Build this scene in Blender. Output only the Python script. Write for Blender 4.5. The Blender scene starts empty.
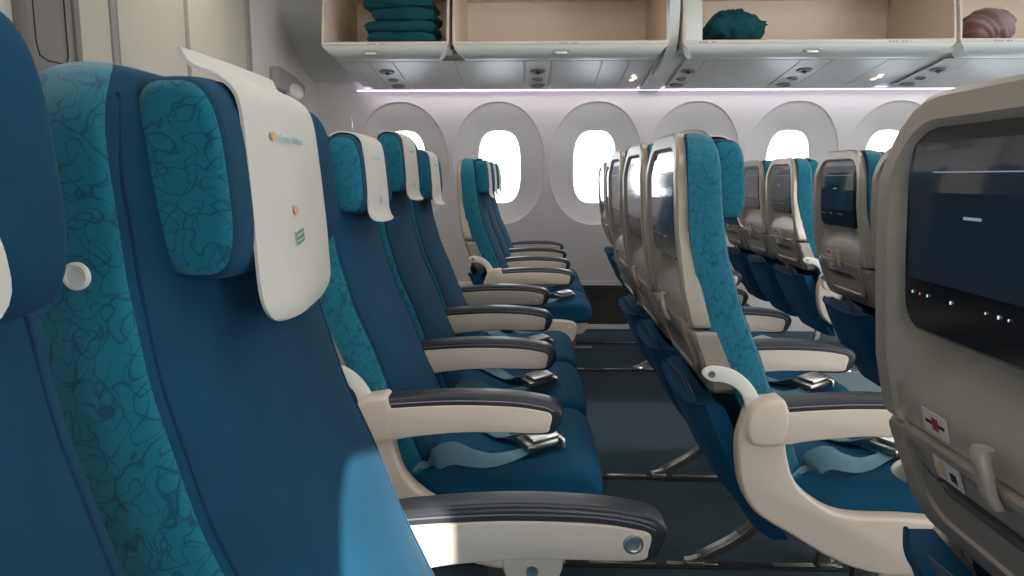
import bpy, bmesh, math, random
from mathutils import Vector, Matrix, noise
random.seed(4)
S = bpy.context.scene
COL = S.collection
R = math.radians

# ------------------------------------------------------------ camera, world, light
cam_d = bpy.data.cameras.new('camera')
cam_d.sensor_width = 36.0
cam_d.lens = 745.0 * 36.0 / 1024.0
cam_d.clip_start = 0.02
cam = bpy.data.objects.new('camera', cam_d)
COL.objects.link(cam)
cam.location = (0, 0, 1.08)
cam.rotation_euler = (R(90 - 8.5), 0, R(1.85))
S.camera = cam
cam_d.dof.use_dof = False

W = bpy.data.worlds.new('daylight')
S.world = W
W.use_nodes = True
bg = W.node_tree.nodes['Background']
bg.inputs[0].default_value = (0.86, 0.94, 1.0, 1)
bg.inputs[1].default_value = 6.0

S.view_settings.view_transform = 'Standard'
S.view_settings.look = 'None'
S.view_settings.gamma = 1.0
S.view_settings.use_curve_mapping = False
S.view_settings.exposure = 0.30


def light(name, kind, loc, energy, color=(1, 1, 1), size=None, direction=None, angle=None):
    d = bpy.data.lights.new(name, kind)
    d.energy = energy
    d.color = color
    if size:
        d.shape = 'RECTANGLE'
        d.size, d.size_y = size
    if angle is not None:
        d.angle = angle
    o = bpy.data.objects.new(name, d)
    COL.objects.link(o)
    o.location = loc
    if direction is not None:
        o.rotation_euler = Vector(direction).to_track_quat('-Z', 'Y').to_euler()
    return o


light('sun', 'SUN', (2, -4, 3), 12.5, (1.0, 0.93, 0.82), direction=(-0.62, 1.0, -0.375), angle=R(0.5))
# cabin ceiling wash lights above the two aisles
light('ceiling_light_near_aisle', 'AREA', (1.6, 0.9, 2.20), 20, (1.0, 0.95, 0.9), (6.0, 0.35), (0, 0.15, -1))
light('ceiling_light_far_aisle', 'AREA', (1.4, 3.1, 2.20), 24, (1.0, 0.96, 0.92), (6.0, 0.35), (0, 0.1, -1))
# added fill just inside the camera-side window row, standing in for daylight
light('near_window_fill', 'AREA', (2.2, -0.74, 1.2), 31, (0.95, 0.97, 1.0), (4.4, 0.5), (-0.25, 1, -0.08))

# wash from the light strip above the far windows
light('window_cove_wash', 'AREA', (2.2, 4.93, 1.622), 9, (0.97, 0.93, 1.0), (6.5, 0.05), (0, -0.12, -1))


# ------------------------------------------------------------ materials
def nt(name):
    m = bpy.data.materials.new(name)
    m.use_nodes = True
    t = m.node_tree
    return m, t, t.nodes['Principled BSDF'], t.nodes, t.links


def rgb(h):
    h = h.lstrip('#')
    c = [int(h[i:i + 2], 16) / 255 for i in (0, 2, 4)]
    return tuple((x / 12.92 if x <= .04045 else ((x + .055) / 1.055) ** 2.4) for x in c) + (1,)


def coords(t, scale=1.0):
    tc = t.nodes.new('ShaderNodeTexCoord')
    mp = t.nodes.new('ShaderNodeMapping')
    if not hasattr(scale, '__len__'):
        scale = (scale,) * 3
    mp.inputs['Scale'].default_value = scale
    t.links.new(tc.outputs['Object'], mp.inputs[0])
    return mp.outputs[0]


def plastic(name, col, rough=0.45, var=0.06, bump=0.02, metal=0.0, scale=60, spec=0.5, coat=0):
    m, t, p, N, L = nt(name)
    p.inputs['Roughness'].default_value = rough
    p.inputs['Metallic'].default_value = metal
    p.inputs['Specular IOR Level'].default_value = spec
    p.inputs['Coat Weight'].default_value = coat
    c = rgb(col)
    n = N.new('ShaderNodeTexNoise')
    n.inputs['Scale'].default_value = 3.0
    n.inputs['Detail'].default_value = 4
    L.new(coords(t), n.inputs['Vector'])
    r = N.new('ShaderNodeValToRGB')
    r.color_ramp.elements[0].color = tuple(x * (1 - var) for x in c[:3]) + (1,)
    r.color_ramp.elements[1].color = tuple(min(1, x * (1 + var)) for x in c[:3]) + (1,)
    r.color_ramp.elements[0].position = .3
    r.color_ramp.elements[1].position = .7
    L.new(n.outputs[0], r.inputs[0])
    L.new(r.outputs[0], p.inputs['Base Color'])
    if bump:
        n2 = N.new('ShaderNodeTexNoise')
        n2.inputs['Scale'].default_value = scale * 10
        b = N.new('ShaderNodeBump')
        b.inputs['Strength'].default_value = bump * 4
        b.inputs['Distance'].default_value = 0.0006
        L.new(coords(t), n2.inputs['Vector'])
        L.new(n2.outputs[0], b.inputs['Height'])
        L.new(b.outputs[0], p.inputs['Normal'])
    return m


def fabric(name, col, sheen=0.35, weave=900, var=0.12, sheencol=None, wrinkle=0.0):
    m, t, p, N, L = nt(name)
    p.inputs['Roughness'].default_value = 0.85
    p.inputs['Specular IOR Level'].default_value = 0.2
    p.inputs['Sheen Weight'].default_value = sheen
    p.inputs['Sheen Roughness'].default_value = 0.4
    c = rgb(col)
    p.inputs['Sheen Tint'].default_value = sheencol or tuple(min(1, x * 2 + .1) for x in c[:3]) + (1,)
    n = N.new('ShaderNodeTexNoise')
    n.inputs['Scale'].default_value = 9
    n.inputs['Detail'].default_value = 6
    L.new(coords(t), n.inputs['Vector'])
    r = N.new('ShaderNodeValToRGB')
    r.color_ramp.elements[0].color = tuple(x * (1 - var) for x in c[:3]) + (1,)
    r.color_ramp.elements[1].color = tuple(x * (1 + var) for x in c[:3]) + (1,)
    r.color_ramp.elements[0].position = .35
    r.color_ramp.elements[1].position = .65
    L.new(n.outputs[0], r.inputs[0])
    L.new(r.outputs[0], p.inputs['Base Color'])
    n2 = N.new('ShaderNodeTexNoise')
    n2.inputs['Scale'].default_value = weave
    L.new(coords(t), n2.inputs['Vector'])
    b = N.new('ShaderNodeBump')
    b.inputs['Strength'].default_value = 0.5
    b.inputs['Distance'].default_value = 0.0008
    L.new(n2.outputs[0], b.inputs['Height'])
    L.new(b.outputs[0], p.inputs['Normal'])
    if wrinkle:
        n3 = N.new('ShaderNodeTexNoise')
        n3.inputs['Scale'].default_value = 7
        n3.inputs['Detail'].default_value = 3
        L.new(coords(t, (1, 1, .35)), n3.inputs['Vector'])
        b2 = N.new('ShaderNodeBump')
        b2.inputs['Strength'].default_value = 0.6
        b2.inputs['Distance'].default_value = wrinkle
        L.new(n3.outputs[0], b2.inputs['Height'])
        L.new(b.outputs[0], b2.inputs['Normal'])
        L.new(b2.outputs[0], p.inputs['Normal'])
    return m


def loop_fabric(name, base, line):
    """teal upholstery with darker curling line pattern"""
    m, t, p, N, L = nt(name)
    p.inputs['Roughness'].default_value = 0.8
    p.inputs['Specular IOR Level'].default_value = 0.25
    p.inputs['Sheen Weight'].default_value = 0.3
    co = coords(t)
    fac = None
    for sc, off in ((42, 0), (47, 4.3), (38, 9.1)):
        mp = N.new('ShaderNodeMapping')
        mp.inputs['Location'].default_value = (off, off * 1.7, off * .6)
        mp.inputs['Scale'].default_value = (sc, sc * .8, sc)
        L.new(co, mp.inputs[0])
        n = N.new('ShaderNodeTexNoise')
        n.inputs['Scale'].default_value = 1.0
        n.inputs['Detail'].default_value = 0.0
        n.inputs['Distortion'].default_value = 0.6
        L.new(mp.outputs[0], n.inputs['Vector'])
        s = N.new('ShaderNodeMath'); s.operation = 'SUBTRACT'; s.inputs[1].default_value = 0.5
        L.new(n.outputs[0], s.inputs[0])
        a = N.new('ShaderNodeMath'); a.operation = 'ABSOLUTE'
        L.new(s.outputs[0], a.inputs[0])
        q = N.new('ShaderNodeMapRange')
        q.inputs[1].default_value = 0.004; q.inputs[2].default_value = 0.022
        q.inputs[3].default_value = 1.0; q.inputs[4].default_value = 0.0
        L.new(a.outputs[0], q.inputs[0])
        if fac is None:
            fac = q.outputs[0]
        else:
            mx = N.new('ShaderNodeMath'); mx.operation = 'MAXIMUM'
            L.new(fac, mx.inputs[0]); L.new(q.outputs[0], mx.inputs[1])
            fac = mx.outputs[0]
    mix = N.new('ShaderNodeMix'); mix.data_type = 'RGBA'
    mix.inputs[6].default_value = rgb(base); mix.inputs[7].default_value = rgb(line)
    sc = N.new('ShaderNodeMath'); sc.operation = 'MULTIPLY'; sc.inputs[1].default_value = .75
    L.new(fac, sc.inputs[0])
    L.new(sc.outputs[0], mix.inputs[0])
    L.new(mix.outputs[2], p.inputs['Base Color'])
    n2 = N.new('ShaderNodeTexNoise'); n2.inputs['Scale'].default_value = 800
    L.new(co, n2.inputs['Vector'])
    b = N.new('ShaderNodeBump'); b.inputs['Strength'].default_value = .5; b.inputs['Distance'].default_value = .0008
    L.new(n2.outputs[0], b.inputs['Height']); L.new(b.outputs[0], p.inputs['Normal'])
    return m


def carpet(name, col, col2):
    m, t, p, N, L = nt(name)
    p.inputs['Roughness'].default_value = 0.95
    p.inputs['Specular IOR Level'].default_value = 0.1
    co = coords(t)
    w = N.new('ShaderNodeTexWave')
    w.wave_type = 'BANDS'; w.bands_direction = 'DIAGONAL'
    w.inputs['Scale'].default_value = 55
    w.inputs['Distortion'].default_value = 1.5
    w.inputs['Detail'].default_value = 2
    w.inputs['Detail Scale'].default_value = 4
    L.new(co, w.inputs['Vector'])
    n = N.new('ShaderNodeTexNoise'); n.inputs['Scale'].default_value = 260
    L.new(co, n.inputs['Vector'])
    mu = N.new('ShaderNodeMath'); mu.operation = 'MULTIPLY'
    L.new(w.outputs[1], mu.inputs[0]); L.new(n.outputs[0], mu.inputs[1])
    mix = N.new('ShaderNodeMix'); mix.data_type = 'RGBA'
    mix.inputs[6].default_value = rgb(col); mix.inputs[7].default_value = rgb(col2)
    L.new(mu.outputs[0], mix.inputs[0])
    L.new(mix.outputs[2], p.inputs['Base Color'])
    b = N.new('ShaderNodeBump'); b.inputs['Strength'].default_value = .8; b.inputs['Distance'].default_value = .002
    L.new(mu.outputs[0], b.inputs['Height']); L.new(b.outputs[0], p.inputs['Normal'])
    return m


def emit(name, col, strength):
    m, t, p, N, L = nt(name)
    p.inputs['Base Color'].default_value = (0, 0, 0, 1)
    p.inputs['Emission Color'].default_value = rgb(col)
    p.inputs['Emission Strength'].default_value = strength
    return m


def pane_mat(name):
    m, t, p, N, L = nt(name)
    N.remove(p)
    out = N['Material Output']
    tr = N.new('ShaderNodeBsdfTransparent'); tr.inputs[0].default_value = (.97, .985, 1, 1)
    gl = N.new('ShaderNodeBsdfGlossy'); gl.inputs['Roughness'].default_value = .03
    mx = N.new('ShaderNodeMixShader')
    fr = N.new('ShaderNodeFresnel'); fr.inputs[0].default_value = 1.3
    L.new(fr.outputs[0], mx.inputs[0]); L.new(tr.outputs[0], mx.inputs[1]); L.new(gl.outputs[0], mx.inputs[2])
    L.new(mx.outputs[0], out.inputs[0])
    return m


M = dict(
    navy=fabric('navy_upholstery', '#0a3e58', .22, wrinkle=.004),
    cushion=fabric('blue_upholstery', '#0a4a68', .25, wrinkle=.004),
    teal=loop_fabric('teal_loop_upholstery', '#0b6a7e', '#053e56'),
    pocket=fabric('blue_pocket_cloth', '#0b4868', .2, wrinkle=.005),
    cover=fabric('off_white_cover_cloth', '#cdc8bf', .1, weave=500, var=.03),
    piping=fabric('dark_piping', '#073250', .2),
    shell=plastic('taupe_shell_plastic', '#aca092', .3, .03, metal=.22),
    shell2=plastic('taupe_tray_plastic', '#9c9084', .34, .03, metal=.22),
    beige=plastic('beige_armrest_plastic', '#d6c6b6', .4, .02),
    white=plastic('off_white_link_plastic', '#e2ddd4', .35, .02),
    armcap=plastic('dark_grey_armrest_pad', '#2b2f35', .34, .08),
    trim=plastic('pale_trim_line', '#77767a', .3, .02, metal=.3),
    bezel=plastic('black_monitor_bezel', '#101012', .18, .02, bump=0),
    chrome=plastic('chrome', '#d6d4d0', .32, .02, bump=0, metal=1),
    alu=plastic('brushed_aluminium', '#96928a', .32, .12, metal=1.0),
    dark=plastic('dark_gap_plastic', '#141414', .6, .1),
    belt=fabric('blue_grey_webbing', '#6b919c', .25, weave=700, var=.2),
    cardp=plastic('placard_white', '#cfcac4', .4, .02, bump=0),
    cardclear=plastic('clear_pouch_grey', '#6f7478', .15, .3, bump=0),
    wall=plastic('cabin_sidewall_plastic', '#d2ccc8', .5, .015),
    binp=plastic('overhead_bin_plastic', '#c6c7c2', .42, .02),
    bint=plastic('overhead_bin_interior', '#e2cfba', .55, .02),
    binlip=plastic('overhead_bin_lip_edge', '#c4bab0', .4, .02),
    psu=plastic('service_panel_plastic', '#bdbdb9', .45, .03),
    psud=plastic('service_unit_dark', '#77746f', .4, .1),
    bulk=plastic('bulkhead_beige_laminate', '#b9b3a4', .55, .03),
    bulkg=plastic('bulkhead_grey_trim', '#8d8887', .5, .03),
    bulkd=plastic('dark_taupe_panel', '#79736d', .5, .03),
    blanket=fabric('teal_blanket_wool', '#0d4247', .4, weave=350, var=.25),
    mauve=fabric('mauve_blanket_wool', '#8b6f70', .5, weave=350, var=.2),
    carpet=carpet('dark_blue_grey_carpet', '#303e47', '#66757c'),
    grille=plastic('black_grille', '#4b4845', .5, .1),
    red=plastic('red_label', '#a3262a', .5, .03),
    orange=plastic('orange_print', '#d8b07c', .6, .02, bump=0),
    tealp=plastic('teal_print', '#9dbcbf', .6, .02, bump=0),
    greenp=plastic('green_print', '#4f9079', .6, .02, bump=0),
    ink=plastic('black_print', '#2b2928', .6, .02, bump=0),
    pane=pane_mat('window_pane_acrylic'),
    glow=emit('cove_light_strip', '#ecdcff', 3.0),
    led=emit('bright_sign_led', '#fff4e0', 2.0),
    icon=emit('screen_icon_white', '#dfe6ff', .9),
    iconr=emit('screen_icon_red', '#e06070', .8),
    ceil=plastic('ceiling_plastic', '#dcd9d4', .6, .02),
)


def screen_mat(name, top, bot, rough):
    m, t, p, N, L = nt(name)
    tc = N.new('ShaderNodeTexCoord'); sp = N.new('ShaderNodeSeparateXYZ')
    L.new(tc.outputs['Generated'], sp.inputs[0])
    r = N.new('ShaderNodeValToRGB')
    r.color_ramp.elements[0].color = rgb(bot); r.color_ramp.elements[1].color = rgb(top)
    L.new(sp.outputs[2], r.inputs[0])
    L.new(r.outputs[0], p.inputs['Emission Color'])
    p.inputs['Emission Strength'].default_value = .5
    p.inputs['Base Color'].default_value = (.008, .009, .012, 1)
    p.inputs['Roughness'].default_value = rough
    p.inputs['Coat Weight'].default_value = .6
    p.inputs['Coat Roughness'].default_value = .03
    p.inputs['Specular IOR Level'].default_value = .5
    return m


M['screen'] = screen_mat('display_on', '#2a2b31', '#1b1e26', .08)
M['screenpanel'] = screen_mat('display_dialog', '#16222a', '#16202a', .08)
M['screenline'] = emit('display_line', '#7e8996', .8)


# ------------------------------------------------------------ object helpers
def finish(me, angle=35):
    for p in me.polygons:
        p.use_smooth = True
    try:
        me.set_sharp_from_angle(angle=R(angle))
    except Exception:
        pass


def obj(name, bm, mats, parent=None, label=None, angle=35, recalc=True):
    if recalc:
        bmesh.ops.recalc_face_normals(bm, faces=bm.faces)
    me = bpy.data.meshes.new(name)
    bm.to_mesh(me); bm.free()
    if not isinstance(mats, (list, tuple)):
        mats = [mats]
    for m in mats:
        me.materials.append(m)
    finish(me, angle)
    o = bpy.data.objects.new(name, me)
    COL.objects.link(o)
    if parent:
        o.parent = parent
    if label:
        o['label'] = label
    return o


def thing(name, label, cat, loc=(0, 0, 0), group=None):
    o = bpy.data.objects.new(name, None)
    o.empty_display_size = .05
    COL.objects.link(o)
    o.location = loc
    o['label'] = label; o['category'] = cat
    if group:
        o['group'] = group
    return o


def struct(o):
    o['kind'] = 'structure'
    return o


def tag(o, label, cat, group=None):
    o['label'] = label; o['category'] = cat
    if group:
        o['group'] = group
    return o


def rings_bm(rings, bm=None, cap0=True, cap1=True, closed=True, mi=0, mif=None):
    bm = bm or bmesh.new()
    vs = [[bm.verts.new(p) for p in r] for r in rings]
    n = len(rings[0])
    for i in range(len(rings) - 1):
        for j in range(n if closed else n - 1):
            k = (j + 1) % n
            try:
                f = bm.faces.new((vs[i][j], vs[i][k], vs[i + 1][k], vs[i + 1][j]))
                f.material_index = mif(f) if mif else mi
            except ValueError:
                pass
    for c, r in ((cap0, vs[0]), (cap1, vs[-1])):
        if c and len(r) > 2:
            try:
                f = bm.faces.new(r); f.material_index = mif(f) if mif else mi
            except ValueError:
                pass
    return bm


def box(bm, c, s, bev=0.0, mi=0, rot=None, seg=2):
    r = bmesh.ops.create_cube(bm, size=1.0)
    vs = r['verts']
    bmesh.ops.scale(bm, vec=s, verts=vs)
    fs = list({f for v in vs for f in v.link_faces})
    for f in fs:
        f.material_index = mi
    if bev:
        es = list({e for v in vs for e in v.link_edges})
        rr = bmesh.ops.bevel(bm, geom=es, offset=bev, segments=seg, affect='EDGES', profile=.5)
        vs = list({v for f in rr['faces'] for v in f.verts} | {v for v in vs if v.is_valid})
        for v in vs:
            for f in v.link_faces:
                f.material_index = mi
    if rot is not None:
        bmesh.ops.rotate(bm, cent=(0, 0, 0), matrix=rot, verts=vs)
    bmesh.ops.translate(bm, vec=c, verts=vs)
    return bm


def cyl(bm, a, b, r1, r2=None, n=20, mi=0, cap=True):
    a = Vector(a); b = Vector(b); r2 = r1 if r2 is None else r2
    d = (b - a).normalized()
    u = d.orthogonal().normalized(); v = d.cross(u)
    rs = [[p + (u * math.cos(t * 2 * math.pi / n) + v * math.sin(t * 2 * math.pi / n)) * r for t in range(n)]
          for p, r in ((a, r1), (b, r2))]
    return rings_bm(rs, bm, cap, cap, True, mi)


def button_bm(c, axis, r, h, n=24, bm=None, mi=0):
    """turned button: bevelled disc with a dished middle"""
    bm = bm or bmesh.new()
    c = Vector(c); d = Vector(axis).normalized()
    u = d.orthogonal().normalized(); v = d.cross(u)
    prof = [(r, 0), (r, h * .6), (r * .86, h), (r * .7, h), (r * .62, h * .6), (r * .3, h * .5), (.0005, h * .5)]
    rs = [[c + d * hh + (u * math.cos(t * 2 * math.pi / n) + v * math.sin(t * 2 * math.pi / n)) * rr for t in range(n)] for rr, hh in prof]
    return rings_bm(rs, bm, True, True, True, mi)


def catmull(pts, n=8, closed=False):
    out = []
    P = [Vector(p) for p in pts]
    m = len(P)
    rng = range(m if closed else m - 1)
    for i in rng:
        if closed:
            a, b, c, d = P[(i - 1) % m], P[i], P[(i + 1) % m], P[(i + 2) % m]
        else:
            a = P[max(i - 1, 0)]; b = P[i]; c = P[i + 1]; d = P[min(i + 2, m - 1)]
        for k in range(n):
            t = k / n
            out.append(.5 * ((2 * b) + (c - a) * t + (2 * a - 5 * b + 4 * c - d) * t * t + (3 * b - a - 3 * c + d) * t ** 3))
    if not closed:
        out.append(P[-1])
    return out


def tube(bm, pts, r, n=10, mi=0, smooth=True):
    P = catmull(pts, 6) if smooth and len(pts) > 2 else [Vector(p) for p in pts]
    rs = []
    up = None
    for i, p in enumerate(P):
        t = (P[min(i + 1, len(P) - 1)] - P[max(i - 1, 0)]).normalized()
        if up is None:
            up = t.orthogonal().normalized()
        up = (up - t * up.dot(t)).normalized()
        v = t.cross(up)
        rr = r(i / (len(P) - 1)) if callable(r) else r
        rs.append([p + (up * math.cos(k * 2 * math.pi / n) + v * math.sin(k * 2 * math.pi / n)) * rr for k in range(n)])
    return rings_bm(rs, bm, True, True, True, mi)


def ribbon(bm, pts, widths, wdirs, th=.0016, mi=0, n=8):
    """flat strap with thickness along a smooth path"""
    P = catmull(pts, n)
    m = len(pts) - 1
    rs = []
    for i, p in enumerate(P):
        f = i / n
        k = min(int(f), m - 1); q = f - k
        w = widths[k] * (1 - q) + widths[k + 1] * q
        wd = (Vector(wdirs[k]) * (1 - q) + Vector(wdirs[k + 1]) * q).normalized()
        t = (P[min(i + 1, len(P) - 1)] - P[max(i - 1, 0)]).normalized()
        nrm = t.cross(wd).normalized()
        wd = nrm.cross(t).normalized()
        rs.append([p + wd * w / 2 + nrm * th, p - wd * w / 2 + nrm * th, p - wd * w / 2 - nrm * th, p + wd * w / 2 - nrm * th])
    return rings_bm(rs, bm, True, True, True, mi)


def prism(outline, y0, y1, bev=.004, bm=None, mi=0, seg=3, axis='y'):
    """outline in x,z extruded along y, cap edges rounded"""
    own = bmesh.new()
    if axis == 'y':
        vs = [own.verts.new((p[0], y0, p[1])) for p in outline]; vec = (0, y1 - y0, 0)
    elif axis == 'x':   # outline in y,z
        vs = [own.verts.new((y0, p[0], p[1])) for p in outline]; vec = (y1 - y0, 0, 0)
    else:               # outline in x,y
        vs = [own.verts.new((p[0], p[1], y0)) for p in outline]; vec = (0, 0, y1 - y0)
    f = own.faces.new(vs)
    r = bmesh.ops.extrude_face_region(own, geom=[f])
    nv = [g for g in r['geom'] if isinstance(g, bmesh.types.BMVert)]
    nf = [g for g in r['geom'] if isinstance(g, bmesh.types.BMFace)]
    bmesh.ops.translate(own, vec=vec, verts=nv)
    own.faces.ensure_lookup_table()
    if bev:
        es = set()
        for ff in own.faces:
            if len(ff.verts) == len(outline) and len(outline) > 4:
                es |= set(ff.edges)
        if len(outline) <= 4:
            es = set(f.edges) | (set(nf[0].edges) if nf else set())
        bmesh.ops.bevel(own, geom=list(es), offset=bev, segments=seg, affect='EDGES', profile=.5, clamp_overlap=True)
    for ff in own.faces:
        ff.material_index = mi
    if bm is None:
        return own
    me = bpy.data.meshes.new('tmp'); own.to_mesh(me); own.free(); bm.from_mesh(me); bpy.data.meshes.remove(me)
    return bm


def sm(pts, n=5, closed=True):
    return [(p.x, p.y) for p in catmull([(a, b, 0) for a, b in pts], n, closed)]


def superell(a, b, e, n, cx=0, cy=0):
    out = []
    for i in range(n):
        t = 2 * math.pi * i / n
        c, s = math.cos(t), math.sin(t)
        out.append((cx + a * math.copysign(abs(c) ** (2 / e), c), cy + b * math.copysign(abs(s) ** (2 / e), s)))
    return out


def interp(tab, z):
    if z <= tab[0][0]:
        return tab[0][1]
    for (a, b), (c, d) in zip(tab, tab[1:]):
        if z <= c:
            t = (z - a) / (c - a)
            return b + (d - b) * t
    return tab[-1][1]


def rrect(hw, z0, z1, rt, rb, n=7, yc=0.0):
    """rounded rectangle outline in (y,z), anticlockwise, fixed point count"""
    o = []
    for cx, cz, r, a0 in ((hw - rt, z1 - rt, rt, 0), (-hw + rt, z1 - rt, rt, 90), (-hw + rb, z0 + rb, rb, 180), (hw - rb, z0 + rb, rb, 270)):
        for k in range(n):
            a = R(a0 + 90 * k / (n - 1))
            o.append((yc + cx + r * math.cos(a), cz + r * math.sin(a)))
    # densify the straight runs
    out = []
    m = len(o)
    for i in range(m):
        p, q = o[i], o[(i + 1) % m]
        out.append(p)
        if (i + 1) % n == 0:
            for k in range(1, 8):
                out.append((p[0] + (q[0] - p[0]) * k / 8, p[1] + (q[1] - p[1]) * k / 8))
    return out


# ------------------------------------------------------------ the seat (local: x forward from armrest tip, y away, z up)
REAR = [(.30, -.26), (.44, -.325), (.48, -.345), (.574, -.386), (.668, -.430), (.749, -.468), (.859, -.504), (.977, -.524), (1.10, -.531), (1.17, -.527)]
FRONT = [(.30, -.20), (.44, -.262), (.53, -.295), (.637, -.343), (.74, -.380), (.82, -.415), (.929, -.446), (1.007, -.458), (1.10, -.466), (1.17, -.474)]
BACK = [(.30, -.29), (.44, -.36), (.57, -.43), (.65, -.466), (.763, -.510), (.86, -.534), (.977, -.548), (1.08, -.552), (1.17, -.543)]


ZTOP = 1.167


def half_w(z):
    top = max(0, (z - 1.080) / .087)
    return .218 - .055 * top ** 3 - .004 * min(1, max(0, (z - .85) / .2))


def make_backrest():
    bm = bmesh.new()
    r = .014
    lv = [(.43 + (ZTOP - r - .43) * i / 34, 0) for i in range(35)]
    lv += [(ZTOP - r + r * math.sin(R(a)), r * (1 - math.cos(R(a)))) for a in (18, 36, 54, 72, 90)]
    rings = []
    for z, d in lv:
        w = half_w(z) - d
        top = max(0, (z - 1.10) / .071)
        xr = interp(REAR, z) + d; xf = interp(FRONT, z) - d - .012 * top ** 3
        prof = []
        ys = [-w, -w, -w, -w + .006, -w + .018, -.17, -.13, -.08, 0, .08, .13, .17, w - .018, w - .006, w, w, w]
        ys = [max(-w + .02, min(w - .02, y)) if 4 < k < 12 else y for k, y in enumerate(ys)]
        bul = .012 * (1 if z < 1.0 else max(0, 1 - (z - 1.0) / .08))
        lum = .007 * math.exp(-((z - .62) / .12) ** 2)
        for k, y in enumerate(ys):
            if k in (0, 16):
                x = xr
            elif k in (1, 15):
                x = xr + (xf - xr) * .5
            elif k in (2, 14):
                x = xf - .008
            elif k in (3, 13):
                x = xf - .001
            elif k in (4, 12):
                x = xf + .001
            else:
                x = xf + .002 + (bul + lum) * math.cos(y / .2 * math.pi / 2) ** .7
            if k in (1, 15):
                y = y * 1.012
            prof.append((x, y, z))
        dep = .034 if .80 < z < 1.13 else .0
        prof += [(xr, w - .035, z), (xr + dep, w - .048, z), (xr + dep, -w + .048, z), (xr, -w + .035, z)]
        rings.append(prof)
    rings_bm(rings, bm, True, True, True)
    for f in bm.faces:
        c = f.calc_center_median()
        f.material_index = 1 if (abs(c.y) > half_w(c.z) - .009 or c.z > ZTOP - .003) else 0
    return bm


def make_seams(side):
    bm = bmesh.new()
    for s in (side,):
        pts = []
        for i in range(14):
            z = .47 + (1.14 - .47) * i / 13
            top = max(0, (z - 1.10) / .071)
            pts.append((interp(FRONT, z) + .0005 - .012 * top ** 3, s * (half_w(z) - .018), z))
        tube(bm, pts, .0022, 6)
    return bm


def make_headrest():
    bm = bmesh.new()
    rings = []
    zc, n, hw, r = 1.078, 44, .158, .013
    st = [(-hw + r * (1 - math.sin(R(a))), r * (1 - math.cos(R(a)))) for a in (90, 72, 54, 36, 18)]
    st = st[::1]
    lv = st + [(-hw + r + (2 * hw - 2 * r) * i / 16, 0) for i in range(17)] + [(-y, d) for y, d in st[::-1]]
    for y, d in lv:
        v = y / hw
        wing = .015 * max(0, abs(v) - .35) ** 1.3
        b = .084 - .008 * abs(v) ** 4
        ring = []
        for (px, pz) in superell(.036 - d, b - d, 3.2, n, -.447 + wing, zc):
            ring.append((px - (pz - zc) * .08, y, pz))
        rings.append(ring)
    rings_bm(rings, bm)
    for f in bm.faces:
        f.material_index = 1 if abs(f.calc_center_median().y) > hw - .006 else 0
    return bm


def make_cover(curl, wid=.108):
    bm = bmesh.new()
    front = [(-.418, 1.152), (-.412, 1.135), (-.4085, 1.10), (-.4045, 1.05), (-.402, 1.02)]
    if curl:
        prof = [(-.482, 1.140), (-.480, 1.154), (-.468, 1.1645), (-.452, 1.1665), (-.432, 1.163)] + front + [(-.400, 1.0), (-.392, .984), (-.378, .979)]
    else:
        prof = [(-.457, 1.184), (-.454, 1.178), (-.450, 1.172), (-.443, 1.168), (-.432, 1.1635)] + front + [(-.400, .99), (-.398, .965), (-.400, .948)]
    if curl == 2:
        prof = prof[:9] + [(-.401, 1.035), (-.398, 1.012), (-.394, .998)]
    P = catmull([(a, 0, b) for a, b in prof], 4)
    m = len(P)
    outer, inner = [], []
    for i, p in enumerate(P):
        t = (P[min(i + 1, m - 1)] - P[max(i - 1, 0)]).normalized()
        nrm = Vector((-t.z, 0, t.x)) * -1
        f = i / (m - 1)
        w = wid * (1 - .06 * math.sin(f * math.pi))
        if f > .86:
            w *= math.sqrt(max(.05, 1 - ((f - .86) / .14) ** 2 * .8))
        ro, ri = [], []
        for k in range(13):
            v = -1 + 2 * k / 12
            y = w * v
            bow = .002 * math.sin(f * 9 + v * 2.2) * f - .002 * abs(v) ** 2
            q = p + Vector((bow, y, 0))
            ro.append(q + nrm * .0015); ri.append(q - nrm * .0015)
        outer.append(ro + ri[::-1])
    rings_bm(outer, bm)
    return bm


def wf(z):
    return 1 - .075 * min(1, max(0, (z - .82) / .16))


def shell_x(z):
    return interp(BACK, z)


def shell_rings(levels, zc, close=True):
    """levels: list of (outline(y,z), dx behind/ahead of back surface, absolute mode)"""
    rs = []
    for out, fx in levels:
        rs.append([(fx(z), y * wf(z), z) for y, z in out])
    return rings_bm(rs, None, True, True, True)


def make_shell():
    H = .224
    zlo, zhi = .785, 1.168
    L = []
    L.append((rrect(H, zlo, zhi, .12, .012), lambda z: interp(REAR, z) + .004))
    L.append((rrect(H + .001, zlo, zhi + .001, .12, .012), lambda z: interp(REAR, z) - .001))
    L.append((rrect(H + .001, zlo, zhi + .001, .12, .012), lambda z: shell_x(z) + .005))
    L.append((rrect(H - .005, zlo + .001, zhi - .005, .115, .012), lambda z: shell_x(z)))
    L.append((rrect(H - .032, zlo + .003, zhi - .028, .085, .012), lambda z: shell_x(z) + .001))
    L.append((rrect(H - .039, zlo + .004, zhi - .035, .078, .012), lambda z: shell_x(z) + .006))
    # recess: deep behind the monitor, sweeping out again to the ledge above the tray

    def rec(z):
        if z > .93:
            return shell_x(z) + .022
        t = max(0, min(1, (.93 - z) / .06))
        if z > .89:
            return shell_x(z) + .022 + .010 * t
        t = min(1, (.89 - z) / .075)
        return shell_x(z) + .031 - .030 * (t * t * (3 - 2 * t))
    for ins in (.050, .075, .10, .13, .16):
        L.append((rrect(H - ins, zlo + .006 + (ins - .05) * .9, zhi - ins + .004, max(.02, .07 - (ins - .05) * .3), .012), rec))
    return shell_rings(L, 1.0)


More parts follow.
